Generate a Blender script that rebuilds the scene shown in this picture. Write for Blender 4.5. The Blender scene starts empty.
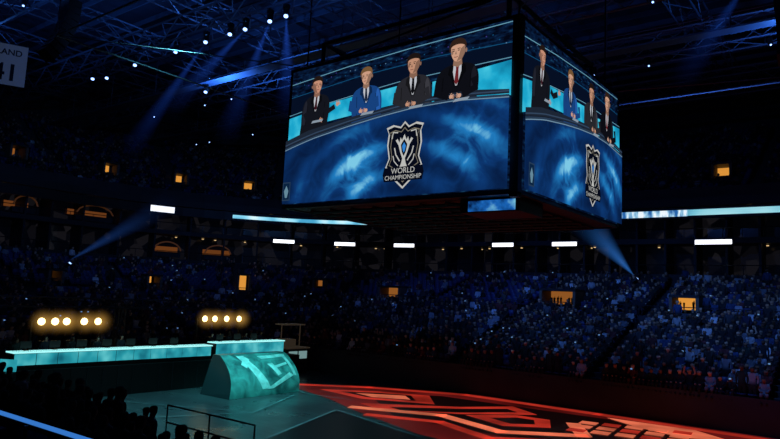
import bpy, math, random, bmesh
import numpy as np
from mathutils import Vector, Matrix
random.seed(7); rng=np.random.default_rng(7)
scn=bpy.context.scene
scn.view_settings.view_transform='Standard'
COL=bpy.context.collection

# ---------------------------------------------------------------- camera
th=math.radians(2.65);pp=math.radians(6.89);hh=math.radians(37.45)
f=Vector((-math.sin(hh)*math.cos(pp),math.cos(hh)*math.cos(pp),math.sin(pp)))
r0=Vector((math.cos(hh),math.sin(hh),0));u0=r0.cross(f)
R=math.cos(th)*r0+math.sin(th)*u0;U=-math.sin(th)*r0+math.cos(th)*u0
cam=bpy.data.cameras.new('camera');co=bpy.data.objects.new('camera',cam);COL.objects.link(co)
cam.lens=29.68;cam.sensor_width=36;cam.clip_end=500;cam.clip_start=0.05
m=Matrix((R,U,-f)).transposed().to_4x4();m.translation=Vector((0,0,6.5));co.matrix_world=m
scn.camera=co

# ---------------------------------------------------------------- helpers
def lin(c):
    return tuple(((x/255)/12.92 if x/255<=0.04045 else ((x/255+0.055)/1.055)**2.4) for x in c)
MATS={}
def mat(name,col,rough=0.6,metal=0.0,emit=None,es=1.0,spec=0.5,noise=0.0,nscale=5.0,enoise=0.0,enscale=1.0):
    if name in MATS: return MATS[name]
    m=bpy.data.materials.new(name);m.use_nodes=True;nt=m.node_tree;b=nt.nodes['Principled BSDF']
    c=lin(col)
    b.inputs['Base Color'].default_value=(*c,1);b.inputs['Roughness'].default_value=rough;b.inputs['Metallic'].default_value=metal
    b.inputs['Specular IOR Level'].default_value=spec
    if emit is not None:
        b.inputs['Emission Color'].default_value=(*lin(emit),1);b.inputs['Emission Strength'].default_value=es
        if enoise>0:
            n=nt.nodes.new('ShaderNodeTexNoise');n.inputs['Scale'].default_value=enscale;n.inputs['Detail'].default_value=6
            tc=nt.nodes.new('ShaderNodeTexCoord');nt.links.new(tc.outputs['Object'],n.inputs['Vector'])
            mr=nt.nodes.new('ShaderNodeMapRange');mr.inputs['From Min'].default_value=.3;mr.inputs['From Max'].default_value=.7
            mr.inputs['To Min'].default_value=es*(1-enoise);mr.inputs['To Max'].default_value=es*(1+enoise)
            nt.links.new(n.outputs['Fac'],mr.inputs['Value']);nt.links.new(mr.outputs[0],b.inputs['Emission Strength'])
    if noise>0:
        n=nt.nodes.new('ShaderNodeTexNoise');n.inputs['Scale'].default_value=nscale;n.inputs['Detail'].default_value=5
        tc=nt.nodes.new('ShaderNodeTexCoord');nt.links.new(tc.outputs['Object'],n.inputs['Vector'])
        cr=nt.nodes.new('ShaderNodeValToRGB')
        cr.color_ramp.elements[0].position=.3;cr.color_ramp.elements[1].position=.7
        cr.color_ramp.elements[0].color=(*[x*(1-noise) for x in c],1);cr.color_ramp.elements[1].color=(*[min(1,x*(1+noise)) for x in c],1)
        nt.links.new(n.outputs['Fac'],cr.inputs['Fac']);nt.links.new(cr.outputs['Color'],b.inputs['Base Color'])
    MATS[name]=m;return m
def emat(name,col,s=1.0):
    if name in MATS: return MATS[name]
    m=bpy.data.materials.new(name);m.use_nodes=True;nt=m.node_tree;nt.nodes.clear()
    o=nt.nodes.new('ShaderNodeOutputMaterial');e=nt.nodes.new('ShaderNodeEmission')
    e.inputs['Color'].default_value=(*lin(col),1);e.inputs['Strength'].default_value=s
    nt.links.new(e.outputs[0],o.inputs['Surface']);MATS[name]=m;return m
def pattern_emat(name,c0,c1,c2,kind='noise',scale=3.0,s=1.0,p=(.35,.55,.75),dist=0.0,stretch=(1,1,1),detail=4):
    m=bpy.data.materials.new(name);m.use_nodes=True;nt=m.node_tree;nt.nodes.clear()
    o=nt.nodes.new('ShaderNodeOutputMaterial');e=nt.nodes.new('ShaderNodeEmission')
    tc=nt.nodes.new('ShaderNodeTexCoord');mp=nt.nodes.new('ShaderNodeMapping');mp.inputs['Scale'].default_value=stretch
    nt.links.new(tc.outputs['Object'],mp.inputs['Vector'])
    if kind=='noise':
        n=nt.nodes.new('ShaderNodeTexNoise');n.inputs['Detail'].default_value=detail;n.inputs['Distortion'].default_value=dist;out=n.outputs['Fac']
    elif kind=='wave':
        n=nt.nodes.new('ShaderNodeTexWave');n.inputs['Distortion'].default_value=dist;n.inputs['Detail'].default_value=detail;out=n.outputs['Fac']
    else:
        n=nt.nodes.new('ShaderNodeTexVoronoi');out=n.outputs['Distance']
    n.inputs['Scale'].default_value=scale
    nt.links.new(mp.outputs[0],n.inputs['Vector'])
    cr=nt.nodes.new('ShaderNodeValToRGB');cr.color_ramp.elements.new(.5)
    for i,(c,q) in enumerate(zip((c0,c1,c2),p)):
        cr.color_ramp.elements[i].position=q;cr.color_ramp.elements[i].color=(*lin(c),1)
    nt.links.new(out,cr.inputs['Fac']);nt.links.new(cr.outputs['Color'],e.inputs['Color']);e.inputs['Strength'].default_value=s
    nt.links.new(e.outputs[0],o.inputs['Surface']);MATS[name]=m;return m

def obj(name,verts,faces,material=None,parent=None,smooth=False,mats=None,fm=None):
    me=bpy.data.meshes.new(name);me.from_pydata([tuple(v) for v in verts],[],faces);me.update()
    o=bpy.data.objects.new(name,me);COL.objects.link(o)
    if mats:
        for mm in mats: me.materials.append(mm)
        if fm: me.polygons.foreach_set('material_index',fm)
    elif material: me.materials.append(material)
    if smooth: me.polygons.foreach_set('use_smooth',[True]*len(me.polygons))
    if parent: o.parent=parent
    return o
def empty(name,loc=(0,0,0),rz=0,parent=None):
    o=bpy.data.objects.new(name,None);o.location=loc;o.rotation_euler=(0,0,rz);o.empty_display_size=.5;COL.objects.link(o)
    if parent:o.parent=parent
    return o
class MB:
    def __init__(s): s.v=[];s.f=[];s.m=[]
    def box(s,x0,x1,y0,y1,z0,z1,mi=0):
        b=len(s.v)
        s.v+=[(x,y,z) for z in(z0,z1) for y in(y0,y1) for x in(x0,x1)]
        s.f+=[tuple(b+i for i in q) for q in((0,2,3,1),(4,5,7,6),(0,1,5,4),(2,6,7,3),(0,4,6,2),(1,3,7,5))];s.m+=[mi]*6
    def tube(s,a,b,r,n=5,mi=0,r2=None):
        a=Vector(a);b=Vector(b);d=b-a
        if d.length<1e-6:return
        d.normalize();p=d.cross(Vector((0,0,1)) if abs(d.z)<.9 else Vector((1,0,0))).normalized();q=d.cross(p)
        if r2 is None:r2=r
        k=len(s.v)
        for c,rr in((a,r),(b,r2)):
            for i in range(n):
                t=2*math.pi*i/n;s.v.append(tuple(c+p*rr*math.cos(t)+q*rr*math.sin(t)))
        for i in range(n):
            j=(i+1)%n;s.f.append((k+i,k+j,k+n+j,k+n+i));s.m.append(mi)
        s.f.append(tuple(k+i for i in range(n))[::-1]);s.f.append(tuple(k+n+i for i in range(n)));s.m+=[mi,mi]
    def obox(s,c,ax,ay,az,hx,hy,hz,mi=0):
        b=len(s.v);c=Vector(c);ax=Vector(ax);ay=Vector(ay);az=Vector(az)
        for k in(-1,1):
            for j in(-1,1):
                for i in(-1,1): s.v.append(tuple(c+ax*hx*i+ay*hy*j+az*hz*k))
        s.f+=[tuple(b+i for i in q) for q in((0,2,3,1),(4,5,7,6),(0,1,5,4),(2,6,7,3),(0,4,6,2),(1,3,7,5))];s.m+=[mi]*6
    def make(s,name,mats,parent=None,smooth=False):
        if not isinstance(mats,(list,tuple)):mats=[mats]
        return obj(name,s.v,s.f,parent=parent,mats=mats,fm=s.m,smooth=smooth)

# ---------------------------------------------------------------- bowl path
CX,CY=-15.7,25.7
HX,HY=22.3,7.1
ARC=10*math.pi
SEG=[44.6,ARC,14.2,ARC,44.6,ARC,14.2,ARC]
TOT=sum(SEG)
def q_n(s):
    s%=TOT
    i=0
    while s>SEG[i]: s-=SEG[i];i+=1
    t=s/SEG[i]
    if i==0: return (CX+HX-s,CY+HY),(0,1)
    if i==1: a=math.pi/2*(1+t);return (CX-HX,CY+HY),(math.cos(a),math.sin(a))
    if i==2: return (CX-HX,CY+HY-s),(-1,0)
    if i==3: a=math.pi*(1+t/2);return (CX-HX,CY-HY),(math.cos(a),math.sin(a))
    if i==4: return (CX-HX+s,CY-HY),(0,-1)
    if i==5: a=math.pi/2*(3+t);return (CX+HX,CY-HY),(math.cos(a),math.sin(a))
    if i==6: return (CX+HX,CY-HY+s),(1,0)
    a=math.pi/2*t;return (CX+HX,CY+HY),(math.cos(a),math.sin(a))
def P(s,D,z):
    q,n=q_n(s);return Vector((q[0]+n[0]*(8+D),q[1]+n[1]*(8+D),z))
def samples(s0,s1,step=1.6):
    n=max(2,int((s1-s0)/step)+1)
    return [s0+(s1-s0)*i/(n-1) for i in range(n)]
def sweep(name,prof,s0,s1,material,closed_prof=False,parent=None,step=1.6,smooth=False):
    S=samples(s0,s1,step);v=[];fc=[];n=len(prof)
    for s in S:
        for D,z in prof: v.append(P(s,D,z))
    for i in range(len(S)-1):
        for j in range(n if closed_prof else n-1):
            a=i*n+j;b=i*n+(j+1)%n;fc.append((a,b,b+n,a+n))
    if closed_prof:
        fc.append(tuple(range(n)));fc.append(tuple((len(S)-1)*n+k for k in range(n))[::-1])
    return obj(name,v,fc,material,parent,smooth)
def rbox(D0,D1,z0,z1): return [(D0,z0),(D1,z0),(D1,z1),(D0,z1)]

concrete=mat('concrete_dark',(44,47,56),.8,noise=.25,nscale=.7)
black=mat('black_paint',(12,13,16),.5)
steel=mat('dark_steel',(60,66,80),.45,.3)
slab=mat('fascia_dark',(26,28,36),.6)
railm=mat('rail_metal',(80,85,95),.35,.8)

# ---------------------------------------------------------------- floor
fl=obj('floor',[(-48,8,0),(17,8,0),(17,43,0),(-48,43,0)],[(0,1,2,3)])
fm_=bpy.data.materials.new('arena_floor');fm_.use_nodes=True;nt=fm_.node_tree;b=nt.nodes['Principled BSDF']
tc=nt.nodes.new('ShaderNodeTexCoord');n=nt.nodes.new('ShaderNodeTexNoise');n.inputs['Scale'].default_value=.5;n.inputs['Detail'].default_value=6
br=nt.nodes.new('ShaderNodeTexBrick');br.inputs['Scale'].default_value=.42;br.inputs['Mortar Size'].default_value=.008
br.inputs['Color1'].default_value=(.06,.065,.07,1);br.inputs['Color2'].default_value=(.042,.046,.052,1);br.inputs['Mortar'].default_value=(.01,.01,.012,1)
nt.links.new(tc.outputs['Object'],n.inputs['Vector']);nt.links.new(tc.outputs['Object'],br.inputs['Vector'])
mx=nt.nodes.new('ShaderNodeMapRange');mx.inputs['To Min'].default_value=.18;mx.inputs['To Max'].default_value=.42
nt.links.new(n.outputs['Fac'],mx.inputs['Value']);nt.links.new(mx.outputs[0],b.inputs['Roughness']);nt.links.new(br.outputs['Color'],b.inputs['Base Color'])
fl.data.materials.append(fm_)

# ---------------------------------------------------------------- lower bowl
STEP=.85;RISE=.28;NR=24;XA=13
Z0=1.65
prof=[(0,0),(0,1.95),(.12,1.95),(.12,Z0)]
d=.12;z=Z0;ROWS=[]
for i in range(NR):
    ROWS.append((d+.42,z));d+=STEP
    if i==XA: d+=1.3
    prof.append((d,z));z+=RISE+(.45 if i==XA else 0)
    if i<NR-1: prof.append((d,z))
DT=d;ZT=z-RISE
prof+=[(d,ZT+1.0),(d+1.2,ZT+1.0)]
bowl=empty('lower_seating_bowl')
sweep('terraces',prof,0,TOT,concrete,parent=bowl)
xd,xz=ROWS[XA+1];mb=MB();S=samples(0,118,1.6)
for a,b2 in zip(S[:-1],S[1:]):
    mb.tube(P(a,xd-.5,xz+.75),P(b2,xd-.5,xz+.75),.035,4);mb.tube(P(a,xd-.5,xz),P(a,xd-.5,xz+.75),.025,4)
mb.make('cross_aisle_rail',railm,bowl)
ZC=ZT+1.0
# suites ---------------------------------------------------------------
suite=empty('luxury_suite_level')
sweep('slab_1',rbox(22.4,27,ZC-.1,ZC+.25),-8,135,slab,True,suite)
sweep('slab_2',rbox(22.6,27,12.65,13.15),-8,135,slab,True,suite)
sweep('slab_3',rbox(22.6,27,16.1,16.9),-8,135,slab,True,suite)
glass=bpy.data.materials.new('suite_glazing');glass.use_nodes=True;nt=glass.node_tree;b=nt.nodes['Principled BSDF']  # lit interiors behind the glass are put into its emission colour
b.inputs['Base Color'].default_value=(.008,.009,.014,1);b.inputs['Roughness'].default_value=.2
tc=nt.nodes.new('ShaderNodeTexCoord');vo=nt.nodes.new('ShaderNodeTexVoronoi');vo.inputs['Scale'].default_value=.9
nt.links.new(tc.outputs['Object'],vo.inputs['Vector']);sp=nt.nodes.new('ShaderNodeSeparateColor');nt.links.new(vo.outputs['Color'],sp.inputs[0])
cr=nt.nodes.new('ShaderNodeValToRGB');cr.color_ramp.elements[0].position=.6;cr.color_ramp.elements[0].color=(.001,.0013,.003,1)
cr.color_ramp.elements[1].position=1;cr.color_ramp.elements[1].color=(.02,.018,.022,1)
nt.links.new(sp.outputs[0],cr.inputs['Fac']);nt.links.new(cr.outputs['Color'],b.inputs['Emission Color']);b.inputs['Emission Strength'].default_value=.35
sweep('glazing_1',[(25.5,ZC+.2),(25.5,12.7)],-8,135,glass,False,suite)
sweep('glazing_2',[(25.5,13.1),(25.5,16.1)],-8,135,glass,False,suite)
mb=MB()
s=-6
while s<134:
    q,nn=q_n(s);nv=Vector((nn[0],nn[1],0));tv=Vector((-nn[1],nn[0],0))
    for z0,z1 in((ZC+.25,12.65),(13.15,16.1)):
        c=P(s,24.2,(z0+z1)/2);mb.obox(c,nv,tv,(0,0,1),1.4,.1,(z1-z0)/2)
    s+=2.6
mb.make('suite_dividers',slab,suite)
mb=MB()
for zz in(ZC+.25,13.15):
    S=samples(-8,135,1.6)
    for a,b2 in zip(S[:-1],S[1:]):
        mb.tube(P(a,22.75,zz+.9),P(b2,22.75,zz+.9),.04,4)
        mb.tube(P(a,22.75,zz),P(a,22.75,zz+.9),.03,4)
mb.make('suite_rails',railm,suite)
mb=MB()
for i in range(60):
    s=random.uniform(0,95);zz=random.choice((12.5,15.9));D=random.uniform(23.6,25)
    c=P(s,D,zz);mb.obox(c,(1,0,0),(0,1,0),(0,0,1),.09,.09,.04)
mb.make('suite_downlights',emat('downlight_warm',(230,190,130),1.0),suite)
# ribbon board --------------------------------------------------------------
rib=empty('led_ribbon_board')
sweep('ribbon_housing',rbox(22.3,22.6,14.95,15.95),-8,135,black,True,rib)
rwhite=pattern_emat('ribbon_lit',(40,100,170),(150,200,230),(235,245,255),'noise',2.2,1.0,(.4,.5,.6),stretch=(1,1,.3),detail=2)
rblue=pattern_emat('ribbon_cyan',(70,160,200),(140,215,240),(215,245,255),'noise',.5,1.1,(.3,.5,.7),detail=1)
rdim=pattern_emat('ribbon_soft',(60,140,180),(120,195,215),(170,225,235),'noise',.3,1.0,(.3,.5,.7),detail=1)
sweep('ribbon_lit_far',[(22.27,15.15),(22.27,15.75)],20.5,26.9,rwhite,False,rib)
sweep('ribbon_lit_far_soft',[(22.27,15.2),(22.27,15.75)],-8,20.5,rdim,False,rib)
sweep('ribbon_lit_corner',[(22.27,15.2),(22.27,15.62)],50.0,63.7,rblue,False,rib)
sweep('ribbon_lit_end',[(22.27,15.15),(22.27,15.85)],68.2,70.0,emat('ribbon_white',(235,240,255),1.3),False,rib,step=.4)
lbm=emat('light_bar_emit',(235,240,250),2.4)
for sc,hl in((59.5,.85),(54.5,.85),(49.5,.85),(39.3,1.25),(32.3,1.3),(18.4,1.5),(7,1.3)):
    e=empty('suite_light_bar')
    sweep('lens',rbox(22.28,22.36,12.55,12.95),sc-hl,sc+hl,lbm,True,e,step=.4)
    sweep('housing',rbox(22.36,22.6,12.5,13.0),sc-hl-.1,sc+hl+.1,black,True,e,step=.4)
# upper deck -----------------------------------------------------------------
prof=[(22.9,16.9),(22.9,17.9),(23.1,17.9),(23.1,17.2)];d=23.1;z=17.2;UROWS=[]
for i in range(24):
    UROWS.append((d+.42,z));d+=.84;prof.append((d,z));z+=.44
    if i<23: prof.append((d,z))
UD,UZ=d,z
ud=empty('upper_seating_deck')
sweep('terraces',prof,-8,135,concrete,parent=ud)
mb=MB();S=samples(-8,135,1.6)
for a,b2 in zip(S[:-1],S[1:]): mb.tube(P(a,23,18.35),P(b2,23,18.35),.04,4);mb.tube(P(a,23,17.9),P(a,23,18.35),.03,4)
mb.make('front_rail',railm,ud)
sweep('wall_perimeter',[(27.2,0),(27.2,9)],0,TOT,slab)
sweep('wall_upper',[(UD+.1,UZ-1.5),(UD+.1,35)],-8,135,slab)
# vomitory portals -------------------------------------------------------------
warm=emat('warm_interior',(225,150,60),.95)  # emissive back wall stands in for lamplight inside the tunnel
warmd=emat('warm_interior_dim',(190,115,50),.5)
pw=mat('portal_wall',(110,95,85),.8)
def portal(s,D,z,w,h,light=warm,depth=2.2):
    e=empty('vomitory_portal')
    q,nn=q_n(s);nv=Vector((nn[0],nn[1],0));tv=Vector((-nn[1],nn[0],0));c=P(s,D,z)
    mb=MB()
    mb.obox(c+tv*(w/2+.12)+nv*depth/2+Vector((0,0,h/2)),nv,tv,(0,0,1),depth/2,.12,h/2,0)
    mb.obox(c-tv*(w/2+.12)+nv*depth/2+Vector((0,0,h/2)),nv,tv,(0,0,1),depth/2,.12,h/2,0)
    mb.obox(c+nv*depth/2+Vector((0,0,h+.1)),nv,tv,(0,0,1),depth/2,w/2+.24,.1,1)
    mb.obox(c+nv*(depth-.1)+tv*w*.12+Vector((0,0,h/2)),nv,tv,(0,0,1),.06,w*.38,h/2,2)
    mb.obox(c+nv*(depth-.1)-tv*w*.4+Vector((0,0,h/2)),nv,tv,(0,0,1),.08,w*.14,h/2,0)
    for k in(-1,1): mb.tube(c+tv*k*(w/2+.12)+Vector((0,0,h+.2)),c+tv*k*(w/2+.12)+nv*depth+Vector((0,0,h+.2+.6)),.04,4,3)
    mb.tube(c-tv*(w/2+.12)+Vector((0,0,h+.75)),c+tv*(w/2+.12)+Vector((0,0,h+.75)),.04,4,3)
    for k in(-1,0,1): mb.tube(c+tv*k*(w/2+.1)+Vector((0,0,h+.2)),c+tv*k*(w/2+.1)+Vector((0,0,h+.75)),.03,4,3)
    mb.make('tunnel',[pw,slab,light,railm],e)
PORT=[]
def rowz(D):
    best=min(ROWS,key=lambda r:abs(r[0]-D));return best[1]
def s_of(hd,D):
    best=None
    for k in range(0,1400):
        s=k*.1
        p=P(s,D,0)
        a=math.degrees(math.atan2(-p.x,p.y))
        if best is None or abs(a-hd)<best[0]: best=(abs(a-hd),s)
    return best[1]
for hd,D,w,h in((49.9,13.2,1.0,2.0),(57.2,14,1.1,1.4),(64.5,14.2,1.0,1.1),(43.5,16,.9,1.1),(37.3,13.2,2.2,1.4),(22.7,13,2.8,1.6),(12.8,13,1.7,1.4)):
    s=s_of(hd,D);zz=rowz(D);portal(s,D,zz+.1,w,h,warm if hd not in(37.3,22.7,43.5) else warmd);PORT.append((s,D,w))
UPORT=[]
for hd,D in((61.3,26.6),(55.8,26.6),(50,26.6),(9.9,26.6),(68,26.6)):
    s=s_of(hd,D);portal(s,D,19.35,1.35,1.35,warmd if hd>62 else warm);UPORT.append((s,D,1.6))
for hd,zz,w in((56.6,ZC+.5,2.0),(52.4,ZC+.5,2.0),(67.5,13.3,2.4),(62.5,13.3,2.6)):
    s=s_of(hd,24);e=empty('lit_suite_lounge')
    k=w/2
    sweep('glow_wall',[(25.2,zz+.7),(25.2,zz+1.3)],s-k,s+k,emat('lounge_glow',(150,85,40),.4),False,e,step=.5)
    sweep('counter',rbox(23.0,23.5,zz,zz+.55),s-k,s+k,slab,True,e,step=.5)
    mb=MB()
    pts=[P(s-k+2*k*i/12,22.9,zz+.75+1.0*math.sin(math.pi*i/12)**.5) for i in range(13)]
    for a,b2 in zip(pts[:-1],pts[1:]): mb.tube(a,b2,.09,5)
    mb.make('arched_frame',mat('arch_frame',(150,100,65),.5,.1,emit=(150,90,45),es=.10),e)

# ---------------------------------------------------------------- people meshes
def person_arr(pose,sub):
    V=[(0,0,.5),(0,-.03,.7),(0,-.01,.92),(0,0,1.08),(0,.01,1.15),(0,.03,1.21),(0,.03,1.3),(0,.02,1.38)]
    Rr=[(.17,.14),(.155,.12),(.19,.13),(.1,.08),(.06,.06),(.085,.095),(.1,.115),(.07,.08)]
    E=[(i,i+1) for i in range(7)]
    def add(p,r,par):
        V.append(p);Rr.append((r,r));E.append((par,len(V)-1));return len(V)-1
    for k in(-1,1):
        sh=add((k*.19,0,1.03),.075,2)
        if pose=='arms' :
            el=add((k*.3,.08,1.2),.05,sh);wr=add((k*.24,.12,1.45),.035,el);add((k*.22,.13,1.55),.045,wr)
        elif pose=='phone' and k==1:
            el=add((.25,.14,.85),.05,sh);wr=add((.14,.32,1.08),.035,el);add((.1,.36,1.16),.045,wr)
        elif pose=='stand':
            el=add((k*.26,-.02,.76),.05,sh);wr=add((k*.26,.08,.52),.036,el);add((k*.25,.11,.43),.045,wr)
        else:
            el=add((k*.26,.03,.78),.052,sh);wr=add((k*.15,.28,.66),.036,el);add((k*.1,.37,.65),.045,wr)
        if pose=='stand':
            hp=add((k*.1,0,.42),.105,0);kn=add((k*.11,.02,.02),.075,hp);an=add((k*.12,-.02,-.38),.05,kn);add((k*.13,.14,-.42),.045,an)
        else:
            hp=add((k*.11,.1,.5),.105,0);kn=add((k*.14,.45,.52),.075,hp);an=add((k*.13,.42,.1),.05,kn);add((k*.13,.58,.05),.045,an)
    me=bpy.data.meshes.new('tmp');me.from_pydata(V,E,[]);o=bpy.data.objects.new('tmp',me);COL.objects.link(o)
    md=o.modifiers.new('s','SKIN');md.use_smooth_shade=True
    for i,r in enumerate(Rr): me.skin_vertices[0].data[i].radius=r
    me.skin_vertices[0].data[0].use_root=True
    if sub: 
        sm=o.modifiers.new('u','SUBSURF');sm.levels=sub;sm.render_levels=sub
    dg=bpy.context.evaluated_depsgraph_get();ev=o.evaluated_get(dg);em=ev.to_mesh()
    n=len(em.vertices);v=np.empty(n*3);em.vertices.foreach_get('co',v);v=v.reshape(-1,3)
    em.calc_loop_triangles();t=np.empty(len(em.loop_triangles)*3,dtype=np.int32);em.loop_triangles.foreach_get('vertices',t)
    ev.to_mesh_clear();bpy.data.objects.remove(o)
    if pose=='stand': v[:,2]+=.45
    hz=.45 if pose=='stand' else 0
    cls=np.zeros(n,dtype=int)
    z=v[:,2]-hz
    cls[z<.56]=3
    cls[(z>1.12)]=1
    cls[(z>1.16)&((v[:,1]<.05)|(z>1.34))&(np.abs(v[:,0])<.15)]=2
    if pose=='sit' or pose=='phone': cls[(v[:,1]>.31)&(z>.6)&(z<.8)]=1
    return v,t.reshape(-1,3),cls
LOW=[person_arr(p,0) for p in('sit','sit','phone','arms','stand')]
HIGH=[person_arr(p,1) for p in('sit','sit','phone','arms','stand')]
def big_mesh(name,V,T,C,material,smooth=True,parent=None):
    me=bpy.data.meshes.new(name);nv=len(V);nt_=len(T)
    me.vertices.add(nv);me.vertices.foreach_set('co',V.astype(np.float32).ravel())
    me.loops.add(nt_*3);me.loops.foreach_set('vertex_index',T.astype(np.int32).ravel())
    me.polygons.add(nt_);me.polygons.foreach_set('loop_start',np.arange(0,nt_*3,3,dtype=np.int32))
    me.update(calc_edges=True)
    if smooth: me.polygons.foreach_set('use_smooth',np.ones(nt_,dtype=bool))
    if C is not None:
        a=me.color_attributes.new('Col','FLOAT_COLOR','POINT');cc=np.ones((nv,4),dtype=np.float32);cc[:,:3]=C;a.data.foreach_set('color',cc.ravel())
    me.validate()
    o=bpy.data.objects.new(name,me);COL.objects.link(o);me.materials.append(material)
    if parent:o.parent=parent
    return o
cm=bpy.data.materials.new('crowd_clothing_skin');cm.use_nodes=True;nt=cm.node_tree
at=nt.nodes.new('ShaderNodeVertexColor');at.layer_name='Col';nt.links.new(at.outputs[0],nt.nodes['Principled BSDF'].inputs['Base Color'])
nt.nodes['Principled BSDF'].inputs['Roughness'].default_value=.8
SHIRT=np.array([lin(c) for c in((30,35,50),(20,20,25),(35,35,45),(60,60,70),(150,150,165),(100,40,45),(45,70,115),(25,45,40),(225,225,235),(45,45,75),(25,25,30),(28,28,34),(22,22,30),(18,20,24),(70,62,60))])
SKIN=np.array([lin(c) for c in((225,180,150),(200,150,120),(160,110,85),(235,195,170),(110,75,55))])
HAIR=np.array([lin(c) for c in((25,20,18),(45,30,20),(15,15,15),(70,50,35),(20,18,18))])
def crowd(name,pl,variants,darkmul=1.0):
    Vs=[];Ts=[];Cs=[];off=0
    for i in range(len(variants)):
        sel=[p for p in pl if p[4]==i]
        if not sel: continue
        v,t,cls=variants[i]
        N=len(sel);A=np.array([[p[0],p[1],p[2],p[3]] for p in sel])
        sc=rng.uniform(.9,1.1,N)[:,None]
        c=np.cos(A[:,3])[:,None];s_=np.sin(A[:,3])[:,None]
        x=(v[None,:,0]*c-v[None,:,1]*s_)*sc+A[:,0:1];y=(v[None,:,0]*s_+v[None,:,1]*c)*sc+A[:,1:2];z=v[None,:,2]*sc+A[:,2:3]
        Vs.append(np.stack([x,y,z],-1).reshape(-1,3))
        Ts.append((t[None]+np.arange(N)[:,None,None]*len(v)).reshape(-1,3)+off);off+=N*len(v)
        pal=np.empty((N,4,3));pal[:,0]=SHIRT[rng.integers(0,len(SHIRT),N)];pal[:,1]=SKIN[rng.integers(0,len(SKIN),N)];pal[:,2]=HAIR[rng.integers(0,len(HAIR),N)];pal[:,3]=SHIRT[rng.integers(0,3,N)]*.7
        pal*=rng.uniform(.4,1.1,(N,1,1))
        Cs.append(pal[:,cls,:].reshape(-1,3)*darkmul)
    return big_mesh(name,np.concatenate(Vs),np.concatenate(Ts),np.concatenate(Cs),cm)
def seat_arr():
    mb=MB();mb.box(-.23,.23,-.05,.33,.38,.45);mb.box(-.23,.23,-.14,-.06,.42,.88);mb.box(-.04,.04,-.1,.05,0,.38)
    T=[]
    for q in mb.f: T+= [(q[0],q[1],q[2]),(q[0],q[2],q[3])]
    return np.array(mb.v),np.array(T)
SV,ST=seat_arr()
def seats(name,pl,material,parent):
    A=np.array(pl);c=np.cos(A[:,3])[:,None];s_=np.sin(A[:,3])[:,None]
    x=(SV[None,:,0]*c-SV[None,:,1]*s_)+A[:,0:1];y=(SV[None,:,0]*s_+SV[None,:,1]*c)+A[:,1:2];z=SV[None,:,2]+A[:,2:3]
    V=np.stack([x,y,z],-1).reshape(-1,3);T=(ST[None]+np.arange(len(A))[:,None,None]*len(SV)).reshape(-1,3)
    return big_mesh(name,V,T,None,material,False,parent)
far=[];near=[];seatp=[];up=[];useat=[];phone_specks=[]
def yawof(nn): return math.atan2(-nn[1],-nn[0])-math.pi/2
for ri,(D,z) in enumerate(ROWS):
    s=0.0
    while s<156:
        q,nn=q_n(s);onarc=(44.6<s<76) or (90.2<s<121.6)
        ds=.54*(20/(8+D)) if onarc else .54
        s+=ds
        if (s%10.4)<1.15: continue
        if any(abs(s-ps)<(pw_/2+.5) and PD-.9<D<PD+2.3 for ps,PD,pw_ in PORT): continue
        p=P(s,D,z)
        isnear=s>100
        if isnear and s>118 and D>5.2 : continue
        if (p.x**2+p.y**2)**.5<3.0: continue
        yaw=yawof(nn)+random.uniform(-.25,.25)
        seatp.append((p.x,p.y,z,yawof(nn)))
        if isnear: occ=.93 if s<149.5 else 0
        elif s<34: occ=.93 if ri<=XA else .66
        elif s<60: occ=.93 if ri<=XA else .3
        else: occ=.7 if ri<XA else .35
        if isnear and p.x>-16.5 and D<.8: occ=0
        if random.random()<occ:
            r=random.random();var=0 if r<.45 else 1 if r<.75 else 2 if r<.88 else 3 if r<.91 else 4
            if isnear: var=0 if r<.3 else 2 if r<.45 else (4 if p.x<-12.5 and D<4.5 else 1)
            q_=(p.x-nn[0]*.02,p.y-nn[1]*.02,z,yaw,var)
            (near if isnear else far).append(q_)
            if not isnear and var==2 and random.random()<.25: phone_specks.append((p,nn,z))
for ri,(D,z) in enumerate(UROWS):
    s=-4.0
    while s<92:
        onarc=(44.6<s<76)
        s+=.56*(20/(8+D)) if onarc else .56
        if (s%7.5)<.8: continue
        if any(abs(s-ps)<(pw_/2+.5) and PD-.9<D<PD+2.3 for ps,PD,pw_ in UPORT): continue
        q,nn=q_n(s);p=P(s,D,z)
        useat.append((p.x,p.y,z,yawof(nn)))
        if random.random()<.45: up.append((p.x,p.y,z,yawof(nn)+random.uniform(-.2,.2),random.choice((0,1,0,2))))
seatm=mat('seat_plastic_blue',(52,60,108),.5)
seats('lower_bowl_seats',seatp,seatm,bowl);seats('upper_deck_seats',useat,seatm,ud)
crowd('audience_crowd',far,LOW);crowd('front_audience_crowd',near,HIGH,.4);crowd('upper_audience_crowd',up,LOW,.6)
mb=MB()
for p,nn,z in phone_specks:
    nv=Vector((nn[0],nn[1],0));tv=Vector((-nn[1],nn[0],0));c=Vector((p.x,p.y,z+1.2))-nv*.38
    mb.obox(c,tv,nv,(0,0,1),.06,.006,.04,0)
mb.make('added_phone_specks',emat('added_speck_glow',(120,170,230),.6))  # glowing phone-sized quads, added to give the crowd bright specks

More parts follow.
